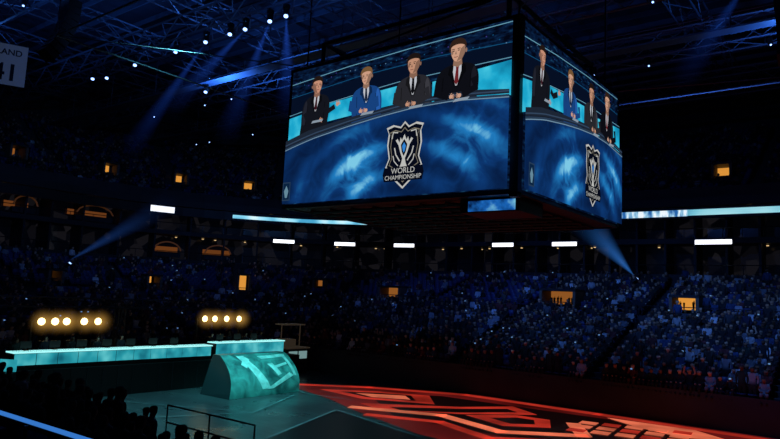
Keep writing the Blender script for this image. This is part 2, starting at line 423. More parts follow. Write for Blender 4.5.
# ---------------------------------------------------------------- hanging scoreboard
XL,XR,YN,YF,ZB,ZTp=-21.47,-9.86,20,30.75,10.3,16.66
sb=empty('hanging_video_scoreboard')
mb=MB()
mb.box(XL+.06,XR-.06,YN+.06,YF-.06,ZB,ZTp)
mb.box(XR-.3,XR+.02,YN-.02,YN+.3,ZB-.15,ZTp+.1)
mb.box(XL-.02,XL+.14,YN-.02,YN+.2,ZB-.05,ZTp+.1)
mb.box(XR-.2,XR+.02,YF-.2,YF+.02,ZB-.05,ZTp+.1)
for y0,y1 in((YN-.02,YN+.12),(YF-.12,YF+.02)): mb.box(XL,XR,y0,y1,ZTp,ZTp+.1);mb.box(XL,XR,y0,y1,ZB-.05,ZB+.03)
for x0,x1 in((XL-.02,XL+.12),(XR-.12,XR+.02)): mb.box(x0,x1,YN,YF,ZTp,ZTp+.1);mb.box(x0,x1,YN,YF,ZB-.05,ZB+.03)
mb.box(-12.6,-10.15,20.8,22.8,ZB-.52,ZB-.02)
mb.make('cabinet',black,sb)
mb=MB()
for i in range(9):
    x=XL+1+(XR-XL-2)*i/8;mb.tube((x,YN+.8,ZB-.08),(x,YF-.8,ZB-.08),.06,4)
    y=YN+1+(YF-YN-2)*i/8;mb.tube((XL+.8,y,ZB-.14),(XR-.8,y,ZB-.14),.06,4)
mb.make('underside_frame',slab,sb)
und=pattern_emat('under_screen',(5,20,60),(30,110,200),(130,210,240),'noise',1.8,.8)
obj('underside_display',[(-12.25,20.78,9.82),(-10.3,20.78,9.82),(-10.3,20.78,10.22),(-12.25,20.78,10.22)],[(0,1,2,3)],und,sb)
mb=MB()
for x,y in((XL+.5,YN+.5),(XR-.15,YN+.15),(XL+.5,YF-.5),(XR-.5,YF-.5),((XL+XR)/2,YN+.5),((XL+XR)/2,YF-.5)):
    mb.tube((x,y,ZTp),(x,y,28.5),.035,4)
for k in(0,1,2,3):
    cs=[(XL+1,YN+1),(XR-1,YN+1),(XR-1,YF-1),(XL+1,YF-1)];a=cs[k];b2=cs[(k+1)%4]
    mb.tube((*a,18.2),(*b2,18.2),.1,5);mb.tube((*a,17.2),(*b2,17.2),.1,5);mb.tube((*a,17.2),(*b2,18.2),.05,4)
    mb.tube((*a,16.6),(*a,18.2),.1,5)
mb.make('hoist_cables_and_truss',slab,sb)

# screen picture ---------------------------------------------------------------
SWd,SHt=11.3,6.2
scr_bg=pattern_emat('screen_backdrop',(3,7,22),(9,32,66),(40,100,140),'noise',2.4,.85,(.4,.58,.85),stretch=(1,1,3),detail=8)
def desk_front_mat():
    m=bpy.data.materials.new('screen_desk_front');m.use_nodes=True;nt=m.node_tree;nt.nodes.clear()
    o=nt.nodes.new('ShaderNodeOutputMaterial');e=nt.nodes.new('ShaderNodeEmission')
    tc=nt.nodes.new('ShaderNodeTexCoord')
    def M(op,a,b=None):
        q=nt.nodes.new('ShaderNodeMath');q.operation=op
        for i,x in enumerate((a,b)):
            if x is None: continue
            if isinstance(x,(int,float)): q.inputs[i].default_value=x
            else: nt.links.new(x,q.inputs[i])
        return q.outputs[0]
    sx=nt.nodes.new('ShaderNodeSeparateXYZ');nt.links.new(tc.outputs['Object'],sx.inputs[0])
    def blob(cx,cy,rx,ry,pw):
        a=M('POWER',M('ABSOLUTE',M('DIVIDE',M('SUBTRACT',sx.outputs[0],cx),rx)),2.0);b=M('POWER',M('ABSOLUTE',M('DIVIDE',M('SUBTRACT',sx.outputs[2],cy),ry)),2.0)
        return M('MULTIPLY',M('EXPONENT',M('MULTIPLY',M('ADD',a,b),-1.0)),pw)
    g=M('ADD',blob(4.3,1.3,1.4,1.4,.62),blob(9.8,1.9,1.6,1.3,.46));g=M('ADD',g,blob(1.6,.6,1.3,1.2,.12));g=M('ADD',g,.11)
    vd=nt.nodes.new('ShaderNodeMapping');vd.inputs['Location'].default_value=(-6.4,0,1.2);vd.inputs['Scale'].default_value=(1,1,1.3)
    nt.links.new(tc.outputs['Object'],vd.inputs['Vector'])
    wv=nt.nodes.new('ShaderNodeTexWave');wv.wave_type='RINGS';wv.rings_direction='Y';wv.inputs['Scale'].default_value=.2;wv.inputs['Distortion'].default_value=5.5;wv.inputs['Detail'].default_value=4;wv.inputs['Detail Scale'].default_value=.55
    nt.links.new(vd.outputs[0],wv.inputs['Vector'])
    n=nt.nodes.new('ShaderNodeTexNoise');n.inputs['Scale'].default_value=.9;n.inputs['Detail'].default_value=6;n.inputs['Distortion'].default_value=2.0
    nt.links.new(tc.outputs['Object'],n.inputs['Vector'])
    k=M('ADD',M('MULTIPLY',M('POWER',wv.outputs['Fac'],1.5),.75),M('MULTIPLY',M('POWER',n.outputs['Fac'],1.5),1.3))
    fac=M('MULTIPLY',M('MULTIPLY',g,k),1.3)
    cr=nt.nodes.new('ShaderNodeValToRGB');cr.color_ramp.elements.new(.5);cr.color_ramp.elements.new(.8)
    for el,(q,c) in zip(cr.color_ramp.elements,((0,(6,20,52)),(.3,(14,58,118)),(.7,(35,130,200)),(1.0,(130,210,240)))): el.position=q;el.color=(*lin(c),1)
    nt.links.new(fac,cr.inputs['Fac']);nt.links.new(cr.outputs[0],e.inputs['Color']);e.inputs['Strength'].default_value=.9
    nt.links.new(e.outputs[0],o.inputs['Surface']);return m
scr_desk=desk_front_mat()
E_=lambda n,c,s=.9: emat('screen_'+n,c,s)
def catmull(P_,k=6):
    out=[];n=len(P_)
    for i in range(n):
        p0,p1,p2,p3=[P_[(i+j-1)%n] for j in range(4)]
        for t in range(k):
            t/=k
            out.append(tuple(.5*((2*b)+(-a+c)*t+(2*a-5*b+4*c-d)*t*t+(-a+3*b-3*c+d)*t**3) for a,b,c,d in zip(p0,p1,p2,p3)))
    return out
class Pic:
    def __init__(s,parent): s.p=parent;s.k=0
    def poly(s,name,pts,m_,smooth=False,lay=None):
        if smooth: pts=catmull(pts)
        s.k+=1
        y=-(lay if lay is not None else s.k)*.0015
        me=bpy.data.meshes.new(name);me.from_pydata([(a,y,b) for a,b in pts],[],[tuple(range(len(pts)))]);me.materials.append(m_)
        o=bpy.data.objects.new(name,me);COL.objects.link(o);o.parent=s.p
        return o
    def line(s,name,pts,w,m_):
        L=[];Rt=[]
        for i,pt in enumerate(pts):
            a=pts[max(0,i-1)];b=pts[min(len(pts)-1,i+1)];dx,dy=b[0]-a[0],b[1]-a[1];l=math.hypot(dx,dy) or 1
            nx,ny=-dy/l*w/2,dx/l*w/2;L.append((pt[0]+nx,pt[1]+ny));Rt.append((pt[0]-nx,pt[1]-ny))
        s.k+=1;y=-s.k*.0015;n=len(pts)
        me=bpy.data.meshes.new(name);me.from_pydata([(a,y,b) for a,b in L+Rt],[],[(i,i+1,n+i+1,n+i) for i in range(n-1)]);me.materials.append(m_)
        o=bpy.data.objects.new(name,me);COL.objects.link(o);o.parent=s.p
    def ell(s,name,cx,cy,rx,ry,m_,n=20): s.poly(name,[(cx+rx*math.cos(2*math.pi*i/n),cy+ry*math.sin(2*math.pi*i/n)) for i in range(n)],m_)
def text_mesh(body,size,m_,parent,loc,ext=0.0,rot=(math.pi/2,0,0),name='lettering',bold=.02):
    cu=bpy.data.curves.new(name,'FONT');cu.body=body;cu.size=size;cu.align_x='CENTER';cu.extrude=ext;cu.offset=size*bold
    o=bpy.data.objects.new(name,cu);COL.objects.link(o)
    dg=bpy.context.evaluated_depsgraph_get();me=bpy.data.meshes.new_from_object(o.evaluated_get(dg));bpy.data.objects.remove(o)
    me.materials.clear();me.materials.append(m_);o=bpy.data.objects.new(name,me);COL.objects.link(o);o.parent=parent;o.location=loc;o.rotation_euler=rot
    return o
def rimv(u):
    xs=[-.0,.045,.15,.326,.48,.635,.80,1.0];ys=[.40,.42,.462,.508,.54,.562,.562,.53]
    return float(np.interp(u,xs,ys))
def build_caster(pc,u,v,sc,suit,tie,hair,skin,look,lean=0.0,shirt=(195,198,205)):
    cx,cy=u*SWd,v*SHt
    T=lambda L:[(cx+(a+lean*min(0,b+.6)*.25)*sc,cy+b*sc) for a,b in L]
    S=E_('suit%d_%d_%d'%suit,suit);Sd=E_('suitd%d_%d_%d'%suit,tuple(int(c*.6) for c in suit));Sl=E_('suitl%d_%d_%d'%suit,tuple(int(c*1.3+8) for c in suit));K=E_('skin%d'%skin[0],skin);Kd=E_('skind%d'%skin[0],tuple(int(c*.70) for c in skin));Hr=E_('hair%d_%d'%(hair[0],hair[1]),hair)
    pc.poly('suit_body',T([(-.35,-.62),(-.95,-.85),(-1.22,-1.4),(-1.2,-2.4),(-1.0,-3.6),(1.0,-3.6),(1.2,-2.4),(1.22,-1.4),(.95,-.85),(.35,-.62)]),S,True)
    pc.poly('suit_highlight',T([(look*-.95,-.9),(look*-1.12,-1.4),(look*-1.1,-2.4),(look*-.8,-2.4),(look*-.8,-1.3)]),Sl,True)
    for k in(-1,1): pc.line('sleeve_seam',T([(k*.78,-1.2),(k*.8,-2.6)]),.05*sc,Sd)
    pc.poly('shirt_front',T([(-.22,-.6),(.22,-.6),(.24,-1.0),(.05,-1.7),(-.05,-1.7),(-.24,-1.0)]),E_('shirt%d'%shirt[0],shirt))
    if tie: pc.poly('tie',T([(-.09,-.72),(.09,-.72),(.07,-.9),(.12,-1.5),(0,-1.68),(-.12,-1.5),(-.07,-.9)]),E_('tie%d'%tie[0],tie))
    for k in(-1,1): pc.poly('lapel',T([(k*.22,-.58),(k*.46,-.75),(k*.51,-1.1),(k*.38,-1.2),(k*.04,-1.9),(k*.25,-1.0)]),Sd)
    T=lambda L:[(cx+a*sc*1.1,cy+b*sc) for a,b in L]
    pc.poly('neck',T([(-.2,-.3),(.2,-.3),(.24,-.68),(0,-.8),(-.24,-.68)]),Kd)
    l=look*.09
    pc.poly('head',T([(-.36,.15),(-.3,.42),(0,.52),(.3,.42),(.36,.15),(.33,-.15),(.2,-.42),(0,-.52),(-.2,-.42),(-.33,-.15)]),K,True)
    for k in(-1,1): pc.ell('ear',cx+(k*.39-l*.8)*sc,cy-.02*sc,.06*sc,.12*sc,Kd,10)
    pc.poly('cheek_shade',T([(-.35*look,.25),(-.36*look,-.15),(-.22*look,-.42),(.06*look,-.52),(-.06*look,-.25),(-.14*look,.1)]),Kd)
    pc.poly('hair',T([(-.42,0),(-.44,.32),(-.28,.58),(.05,.66),(.32,.54),(.43,.3),(.4,.02),(.34,.24),(.1,.34),(-.2,.32),(-.35,.22)]),Hr,True)
    for k in(-1,1):
        pc.ell('eye',cx+(k*.14+l)*sc,cy+.04*sc,.055*sc,.03*sc,E_('eye',(25,20,22)),8)
        pc.line('eyebrow',T([(k*.07+l,.13),(k*.22+l,.13)]),.035*sc,Hr)
    pc.poly('nose',T([(l,.04),(l+.06*look,-.14),(l-.04*look,-.15)]),Kd)
    pc.line('mouth',T([(l-.1,-.27),(l,-.29),(l+.1,-.27)]),.035*sc,E_('lips',(130,70,65)))
    return T,S,K,Kd
def hand2d(pc,x,y,s_,ang,K):
    ca,sa=math.cos(ang),math.sin(ang);T=lambda L:[(x+(a*ca-b*sa)*s_,y+(a*sa+b*ca)*s_) for a,b in L]
    pc.poly('palm',T([(-.15,-.13),(.12,-.16),(.2,0),(.12,.16),(-.15,.13)]),K,True)
    for i,(dy,L,cv) in enumerate(((.13,.22,.03),(.05,.27,.0),(-.04,.25,-.02),(-.12,.19,-.05))):
        pc.line('finger',T([(.1,dy),(.1+L*.55,dy+cv),(.1+L,dy+cv*2-.03)]),.062*s_,K)
    pc.line('thumb',T([(-.06,.12),(.03,.26),(.12,.3)]),.07*s_,K)
def make_screen(name,loc,rz,sx_=1.0):
    e=empty(name,loc,rz,sb);e.scale=(sx_,1,1);pc=Pic(e)
    W,H=SWd,SHt
    pc.poly('backdrop',[(0,0),(W,0),(W,H),(0,H)],scr_bg)
    cy_=pattern_emat('screen_cyan_panel',(15,125,165),(30,175,215),(80,215,240),'noise',.8,.9,(.3,.5,.7)) if 'screen_cyan_panel' not in MATS else MATS['screen_cyan_panel']
    cy2=E_('cyan_soft',(20,85,130),.8);wl=E_('pale_line',(110,170,195),.8)
    pc.poly('dark_gallery',[(0,.66*H),(W,.78*H),(W,.86*H),(.5*W,.86*H),(0,.80*H)],E_('gallery',(7,18,40),.8))
    pc.line('lit_band',[(0,.90*H),(.3*W,.945*H),(.6*W,.97*H),(W,.985*H)],.035,wl)
    pc.line('lit_band2',[(.0,.80*H),(.35*W,.855*H),(.7*W,.875*H),(W,.86*H)],.03,cy2)
    for i in range(40):
        u=.02+.0246*i;v=.87+.05*math.sin(u*3)+random.uniform(-.03,.04);pc.ell('backdrop_light',u*W,v*H,.03,.025,random.choice([cy2,cy2,E_('violet',(70,60,150),.8),E_('dotpale',(100,140,180),.7)]),8)
    pc.poly('left_panel',[(0,.44*H),(.10*W,.49*H),(.125*W,.67*H),(0,.64*H)],cy_)
    pc.poly('mid_panel',[(.2*W,.57*H),(.37*W,.59*H),(.37*W,.72*H),(.2*W,.70*H)],cy_)
    pc.poly('mid_panel_b',[(.46*W,.60*H),(.56*W,.61*H),(.56*W,.73*H),(.46*W,.72*H)],cy_)
    pc.poly('right_panel',[(.70*W,.58*H),(W,.54*H),(W,.75*H),(.70*W,.71*H)],cy_)
    pc.line('panel_edge',[(.0,.66*H),(.125*W,.69*H),(.37*W,.73*H),(.56*W,.755*H),(W,.765*H)],.03,wl)
    hold=[]
    hold.append(build_caster(pc,.150,.850,.68,(20,22,30),(60,20,30),(35,24,20),(205,148,122),1,.3))
    hold.append(build_caster(pc,.405,.835,.66,(24,68,130),(30,40,60),(120,88,55),(212,162,135),-1,-.2))
    hold.append(build_caster(pc,.622,.845,.72,(40,40,46),(15,15,20),(30,22,20),(200,148,120),-1,0))
    hold.append(build_caster(pc,.805,.865,.78,(14,15,22),(110,35,40),(50,33,26),(212,158,132),-1,.2))
    us=[i/24 for i in range(25)]
    top=[(u*W,(rimv(u)+.015)*H) for u in us]
    back=[(u*W,(float(np.interp(u,[0,.12,.3,.5,.7,.86,1],[.465,.52,.56,.59,.61,.605,.57])))*H) for u in us][::-1]
    pc.poly('desk_top',top+back,E_('desktop',(34,44,60),.75))
    pc.line('desk_top_sheen',[(u*W,(rimv(u)+.03)*H) for u in us],.05,E_('sheen',(60,82,110),.7))
    pc.poly('desk_front',[(0,0),(W,0)]+[(u*W,rimv(u)*H) for u in us][::-1],scr_desk)
    pc.line('desk_rim',[(u*W,rimv(u)*H) for u in us],.13,E_('rim',(44,64,88),.8))
    pc.line('desk_rim_light',[(u*W,(rimv(u)-.006)*H) for u in us],.035,E_('rim_light',(120,155,180),.85))
    for idx,(T,S,K,Kd) in enumerate(hold):
        sc=(.68,.66,.72,.78)[idx]
        if idx==0:
            pc.line('forearm',T([(.75,-1.75),(1.1,-1.95),(1.65,-1.7)]),.34*sc,S);p=T([(1.85,-1.58)])[0];hand2d(pc,p[0],p[1],.46,.6,K)
            pc.line('forearm',T([(-.75,-1.8),(-.45,-2.4),(.35,-2.45)]),.36*sc,S);p=T([(.55,-2.45)])[0];hand2d(pc,p[0],p[1],.42,0,K)
        else:
            pc.line('forearm',T([(-.9,-1.5),(-1.02,-2.0),(-.35,-2.25)]),.36*sc,S);pc.line('forearm',T([(.9,-1.5),(1.02,-2.0),(.35,-2.25)]),.36*sc,S)
            for k in(-1,1):
                p=T([(k*.22,-2.27)])[0];hand2d(pc,p[0],p[1],.42,math.pi if k>0 else 0,K)
        p=T([(.3,-2.5)])[0];pc.poly('paper',[(p[0]-.35,p[1]-.05),(p[0]+.3,p[1]-.03),(p[0]+.38,p[1]+.07),(p[0]-.25,p[1]+.06)],E_('paper',(150,165,180),.8))
    ex,ey=.605*W,.262*H;KS=.92
    T=lambda L:[(ex+a*KS,ey+b*KS) for a,b in L]
    sh=[(0,1.42),(.22,1.2),(.62,1.32),(.98,1.22),(.86,.95),(.92,.45),(.8,-.15),(.98,-.55),(.6,-.75),(.42,-1.15),(0,-1.5)]
    full=sh+[(-a,b) for a,b in sh[::-1][1:-1]]
    W_=E_('crest_white',(195,196,192),.9);Nv=E_('crest_navy',(7,12,28),.8)
    pc.poly('crest_outline',T(full),W_)
    pc.poly('crest_field',T([(a*.92,b*.935) for a,b in full]),Nv)
    pc.poly('crest_inner_line',T([(a*.80,b*.82) for a,b in full]),E_('crest_grey',(135,130,115),.8))
    pc.poly('crest_inner',T([(a*.76,b*.785) for a,b in full]),Nv)
    cup=[(.07,-.58),(.2,-.56),(.12,-.4),(.07,-.2),(.18,.05),(.3,.4),(.46,.62),(.36,.68),(.25,.5),(.2,.74),(.12,.6),(0,.86)]
    pc.poly('trophy_cup',T(cup+[(-a,b) for a,b in cup[::-1][1:]]),W_)
    pc.poly('trophy_gem',T([(0,.64),(.17,.4),(.11,.1),(0,-.1),(-.11,.1),(-.17,.4)]),Nv)
    pc.poly('trophy_gem_core',T([(0,.5),(.1,.34),(.05,.14),(0,.05),(-.05,.14),(-.1,.34)]),E_('gem',(50,130,210),1.0))
    for k in(-1,1):
        pc.line('crest_wing',T([(k*.2,-.3),(k*.42,0),(k*.5,.3)]),.05,W_);pc.line('crest_wing',T([(k*.28,-.5),(k*.5,-.28),(k*.56,-.05)]),.04,W_)
        pc.line('crest_wing',T([(k*.34,.95),(k*.6,.98),(k*.66,.7)]),.05,W_)
    pc.poly('crest_banner',T([(-1.0,-.55),(1.0,-.55),(1.08,-.84),(1.0,-1.16),(-1.0,-1.16),(-1.08,-.84)]),Nv)
    y=-(pc.k+2)*.0015
    text_mesh('WORLD',.31,W_,e,(ex,y,ey-.76),bold=.0);text_mesh('CHAMPIONSHIP',.245,W_,e,(ex,y,ey-1.0),bold=.0)
    pc.poly('corner_badge',[(.12,.12),(.6,.12),(.6,.95),(.12,.95)],E_('badge',(45,70,100),.7));pc.poly('corner_badge_in',[(.17,.17),(.55,.17),(.55,.9),(.17,.9)],E_('badge_in',(12,40,72),.8))
    pc.poly('badge_mark',[(.36,.8),(.5,.55),(.42,.25),(.3,.25),(.22,.55)],E_('badge_mark',(110,150,170),.8))
make_screen('screen_near',(XL+.14,YN-.01,ZB+.13),0,.99)
make_screen('screen_side',(XR+.01,YN+.1,ZB+.13),math.pi/2,10.55/11.3)

# ---------------------------------------------------------------- stage
stg=empty('stage_platform')
mb=MB();mb.box(-43.6,-36.2,13.8,36.5,0,1.75,0)
for i in range(24): mb.box(-36.2,-36.15,13.9+i*.94,13.92+i*.94,0,1.75,1)
mb.make('deck',[black,slab],stg)
cyan=pattern_emat('desk_led_cyan',(18,105,125),(45,165,180),(110,220,225),'noise',.8,.85,(.3,.5,.75),detail=2)
cyanb=emat('desk_led_edge',(160,240,240),1.2)
def team_desk(y0,y1,zb,z1,bright):
    e=empty('player_desk')
    mb=MB();mb.box(-37.3,-36.4,y0,y1,1.75,z1,0)
    n=int((y1-y0)/1.1)
    for i in range(n):
        a=y0+(y1-y0)*i/n;b2=y0+(y1-y0)*(i+1)/n
        mb.box(-36.42,-36.34,a+.03,b2-.03,zb,z1-.1,1)
    mb.box(-37.3,-36.3,y0-.05,y1+.05,z1-.07,z1,2)
    mb.make('desk_body',[black,cyan,cyanb],e)
    k=int((y1-y0)/1.6)
    for i in range(k):
        y=y0+.9+1.55*i;mb=MB();mb.box(-37.25,-37.18,y-.3,y+.3,z1+.12,z1+.5,0);mb.box(-37.28,-37.25,y-.27,y+.27,z1+.15,z1+.47,1);mb.box(-37.24,-37.2,y-.04,y+.04,z1,z1+.14,0);mb.box(-37.3,-37.05,y-.13,y+.13,z1-.0,z1+.02,0)
        mb.make('monitor',[black,emat('monitor_glow',(120,170,210),1.0)],e)
team_desk(15.6,28.2,2.02,2.72,False);team_desk(28.6,34.9,2.0,2.88,True)
mb=MB();mb.obox((-35.7,15.0,2.15),(.8,.6,0),(-.6,.8,0),(0,0,1),.5,.05,.3,0);mb.box(-36.1,-35.3,14.5,15.2,0,1.8,1)
mb.make('stage_wing_panel',[cyan,black])
pl=[]
for y in (16.4,17.95,19.5,21.05,22.6,29.5,31.05,32.6,34.1): pl.append((-38.1,y,1.95,-math.pi/2,0))
crowd('seated_players',pl,HIGH)
mb=MB()
for q in pl:
    y=q[1];mb.box(-38.5,-38.35,y-.26,y+.26,2.3,3.1);mb.box(-38.45,-37.85,y-.26,y+.26,2.28,2.4);mb.tube((-38.15,y,1.75),(-38.15,y,2.3),.04,5)
mb.make('gaming_chairs',mat('chair_black',(25,25,30),.5))
def glow_volume_mat(name,col,st,kind,power=1.5):
    m_=bpy.data.materials.new(name);m_.use_nodes=True;nt=m_.node_tree;nt.nodes.clear()
    o_=nt.nodes.new('ShaderNodeOutputMaterial');e_=nt.nodes.new('ShaderNodeEmission');e_.inputs['Color'].default_value=(*lin(col),1)
    tc=nt.nodes.new('ShaderNodeTexCoord')
    def M(op,a,b=None):
        q=nt.nodes.new('ShaderNodeMath');q.operation=op
        for i,x in enumerate((a,b)):
            if x is None: continue
            if isinstance(x,(int,float)): q.inputs[i].default_value=x
            else: nt.links.new(x,q.inputs[i])
        return q.outputs[0]
    if kind=='cone':
        sx=nt.nodes.new('ShaderNodeSeparateXYZ');nt.links.new(tc.outputs['Object'],sx.inputs[0])
        rad=M('SQRT',M('ADD',M('MULTIPLY',sx.outputs[0],sx.outputs[0]),M('MULTIPLY',sx.outputs[1],sx.outputs[1])))
        edge=M('MAXIMUM',M('SUBTRACT',1.0,M('DIVIDE',rad,M('ADD',sx.outputs[2],.001))),0.0)
        fall=M('POWER',M('MAXIMUM',M('SUBTRACT',1.0,sx.outputs[2]),0.0),power)
        near_=M('DIVIDE',1.0,M('ADD',sx.outputs[2],.08))
        out=M('MULTIPLY',M('MULTIPLY',edge,fall),M('MULTIPLY',near_,st))
    else:
        L=nt.nodes.new('ShaderNodeVectorMath');L.operation='LENGTH';nt.links.new(tc.outputs['Object'],L.inputs[0])
        out=M('MULTIPLY',M('POWER',M('MAXIMUM',M('SUBTRACT',1.0,L.outputs['Value']),0.0),2.5),st)
    nt.links.new(out,e_.inputs['Strength']);nt.links.new(e_.outputs[0],o_.inputs['Volume']);return m_
halo=glow_volume_mat('lamp_halo_emission',(255,190,90),.7,'ball')  # emissive spheres painted in as the bloom halo around each lamp
def lampbar(ys,z):
    e=empty('stage_blinder_lights');mb=MB()
    mb.tube((-40.2,min(ys)-.5,z),(-40.2,max(ys)+.5,z),.06,6)
    for y in(min(ys)-.4,max(ys)+.4): mb.tube((-40.2,y,1.75),(-40.2,y,z),.08,6);mb.box(-40.6,-39.8,y-.3,y+.3,1.75,1.85)
    for y in ys:
        mb.tube((-40.15,y,z),(-39.85,y,z),.17,12);mb.tube((-39.85,y,z),(-39.8,y,z),.22,12,1)
    mb.make('lamp_bar',[black,emat('blinder_emit',(255,220,140),4.5)],e)
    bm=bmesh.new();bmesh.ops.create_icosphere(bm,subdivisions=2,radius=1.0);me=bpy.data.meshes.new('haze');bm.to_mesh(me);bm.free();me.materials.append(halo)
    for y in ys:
        o=bpy.data.objects.new('painted_halo',me);COL.objects.link(o);o.location=(-39.6,y,z);o.scale=(.95,.95,.95);o.parent=e
    return e
lampbar([18.4,19.2,19.9,21.0,21.9],4.12);lampbar([30.1,31.0,32.1,33.3],4.3)

def truss(mb,a,b,w=.6,r=.05,bay=1.0,mi=0):
    a=Vector(a);b=Vector(b);d=(b-a);L=d.length;d.normalize()
    up_=Vector((0,0,1)) if abs(d.z)<.9 else Vector((1,0,0));s_=d.cross(up_).normalized();up_=s_.cross(d)
    cs=[s_*(w/2)*i+up_*(w/2)*j for i,j in((-1,-1),(1,-1),(1,1),(-1,1))]
    for c in cs: mb.tube(a+c,b+c,r,4,mi)
    n=max(1,int(L/bay))
    for k in range(n):
        p0=a+d*(L*k/n);p1=a+d*(L*(k+1)/n)
        for i in range(4):
            j=(i+1)%4
            if k%2: mb.tube(p0+cs[i],p1+cs[j],r*.6,3,mi)
            else: mb.tube(p0+cs[j],p1+cs[i],r*.6,3,mi)
mb=MB();truss(mb,(-42.6,14.8,5.2),(-42.6,36,5.2),.6,.05,1.0)
for y in(14.8,25,36): truss(mb,(-42.6,y,1.75),(-42.6,y,5.2),.5,.05,.8)
mb.make('stage_lighting_truss',steel)
e=empty('production_booth');mb=MB()
mb.box(-40.0,-38.0,36.9,39.3,0,2.0,0);mb.box(-40.1,-37.9,36.8,39.4,2.0,2.1,1);mb.box(-38.0,-37.94,37.1,38.0,1.2,1.8,2);mb.box(-38.0,-37.94,38.2,39.1,1.2,1.8,2);mb.box(-39.8,-38.8,37.2,38.6,2.1,2.7,1);mb.tube((-38.9,37.0,2.1),(-38.9,37.0,3.9),.05,5,1);mb.tube((-38.9,39.1,2.1),(-38.9,39.1,3.9),.05,5,1);mb.box(-39.6,-38.4,36.9,39.2,3.85,3.95,1)
mb.make('booth_body',[mat('booth_dark',(45,48,52),.6),mat('booth_grey',(130,120,105),.6,emit=(120,105,85),es=.1),emat('booth_screen',(150,190,190),.5)],e)

# ramp ----------------------------------------------------------------------
rp=empty('stage_ramp')
def RP(a,b,o=0.0):
    t=b;x=-31.1-2.1*(t**1.9);z=2.38*t**.8
    y0=25.7+.75*t;y1=31.5+.5*t
    nx,nz=.8,.6
    return (x+nx*o,y0+(y1-y0)*a,z+nz*o+.01)
N=14;v=[];fc=[]
for j in range(N+1):
    for i in range(N+1): v.append(RP(i/N,j/N))
for j in range(N):
    for i in range(N): k=j*(N+1)+i;fc.append((k,k+1,k+N+2,k+N+1))
rampm=bpy.data.materials.new('ramp_panel');rampm.use_nodes=True;nt=rampm.node_tree;b=nt.nodes['Principled BSDF']  # teal projected light is painted into the panel's noise colours
b.inputs['Roughness'].default_value=.5
n=nt.nodes.new('ShaderNodeTexNoise');n.inputs['Scale'].default_value=.9;n.inputs['Detail'].default_value=7;n.inputs['Distortion'].default_value=1.0;tc=nt.nodes.new('ShaderNodeTexCoord');nt.links.new(tc.outputs['Object'],n.inputs['Vector'])
cr=nt.nodes.new('ShaderNodeValToRGB');cr.color_ramp.elements[0].color=(*lin((34,80,82)),1);cr.color_ramp.elements[1].color=(*lin((110,180,174)),1);cr.color_ramp.elements[0].position=.35;cr.color_ramp.elements[1].position=.72
nt.links.new(n.outputs['Fac'],cr.inputs['Fac']);nt.links.new(cr.outputs['Color'],b.inputs['Base Color'])
obj('front_panel',v,fc,rampm,rp,True)
bx=-33.9
sidem=mat('ramp_side',(30,42,46),.5)
L=[RP(0,j/N) for j in range(N+1)]
sv=L+[(bx,L[-1][1],L[-1][2]),(bx,L[0][1],0)];obj('side_left',sv,[tuple(range(len(sv)))],sidem,rp)
L=[RP(1,j/N) for j in range(N+1)]
sv=L+[(bx,L[-1][1],L[-1][2]),(bx,L[0][1],0)];obj('side_right',sv,[tuple(range(len(sv)))],sidem,rp)
a=RP(0,1);b2=RP(1,1);obj('top_deck',[a,b2,(bx,b2[1],b2[2]),(bx,a[1],a[2])],[(0,1,2,3)],mat('ramp_top',(40,90,95),.4),rp)
obj('back_panel',[(bx,25.7,0),(bx,31.5,0),(bx,b2[1],b2[2]),(bx,a[1],a[2])],[(0,1,2,3)],black,rp)
def rstroke(pts,name,m_,o=.02):
    A,B,Cc,Dd=pts;v=[];fc=[];M=6
    for j in range(M+1):
        for i in range(M+1):
            s_,t=i/M,j/M
            a=(A[0]*(1-s_)+B[0]*s_)*(1-t)+(Dd[0]*(1-s_)+Cc[0]*s_)*t;bb=(A[1]*(1-s_)+B[1]*s_)*(1-t)+(Dd[1]*(1-s_)+Cc[1]*s_)*t
            v.append(RP(a,bb,o))
    for j in range(M):
        for i in range(M): k=j*(M+1)+i;fc.append((k,k+1,k+M+2,k+M+1))
    obj(name,v,fc,m_,rp)
pale=mat('ramp_logo',(200,225,222),.5,noise=.3,nscale=2)
for pts in (((.20,.95),(.30,.95),(.56,.12),(.44,.10)),((.30,.95),(.36,.85),(.26,.62),(.2,.72)),((.50,.10),(.60,.10),(.92,.36),(.86,.44)),((.50,.92),(.95,.95),(.93,.87),(.54,.84)),((.58,.70),(.66,.72),(.74,.42),(.68,.38)),((.62,.62),(.88,.72),(.88,.66),(.64,.56)),((.88,.9),(.93,.9),(.96,.35),(.92,.35))):
    rstroke(pts,'logo_stroke',pale)

# ---------------------------------------------------------------- floor graphics (projected light painted on as glowing decals)
fg=empty('floor_graphic')
kk=[0]
def fpoly(pts,m_,name='graphic_shape'):
    kk[0]+=1;z=.006+kk[0]*.0015
    obj(name,[(a,b,z) for a,b in pts],[tuple(range(len(pts)))],m_,fg)
def fline(pts,w,m_,name='graphic_line',closed=False):
    if closed: pts=pts+[pts[0]]
    kk[0]+=1;z=.006+kk[0]*.0015;v=[];fc=[]
    for (a,b) in zip(pts[:-1],pts[1:]):
        dx,dy=b[0]-a[0],b[1]-a[1];l=math.hypot(dx,dy);nx,ny=-dy/l*w/2,dx/l*w/2;ex,ey=dx/l*w*.3,dy/l*w*.3
        k=len(v);v+=[(a[0]+nx-ex,a[1]+ny-ey,z),(a[0]-nx-ex,a[1]-ny-ey,z),(b[0]-nx+ex,b[1]-ny+ey,z),(b[0]+nx+ex,b[1]+ny+ey,z)];fc.append((k,k+1,k+2,k+3))
    obj(name,v,fc,m_,fg)
red=mat('floor_red',(150,30,22),.35,emit=(190,48,34),es=.68,enoise=.6,enscale=.35)  # uneven emission imitates projected red light and its floor reflections
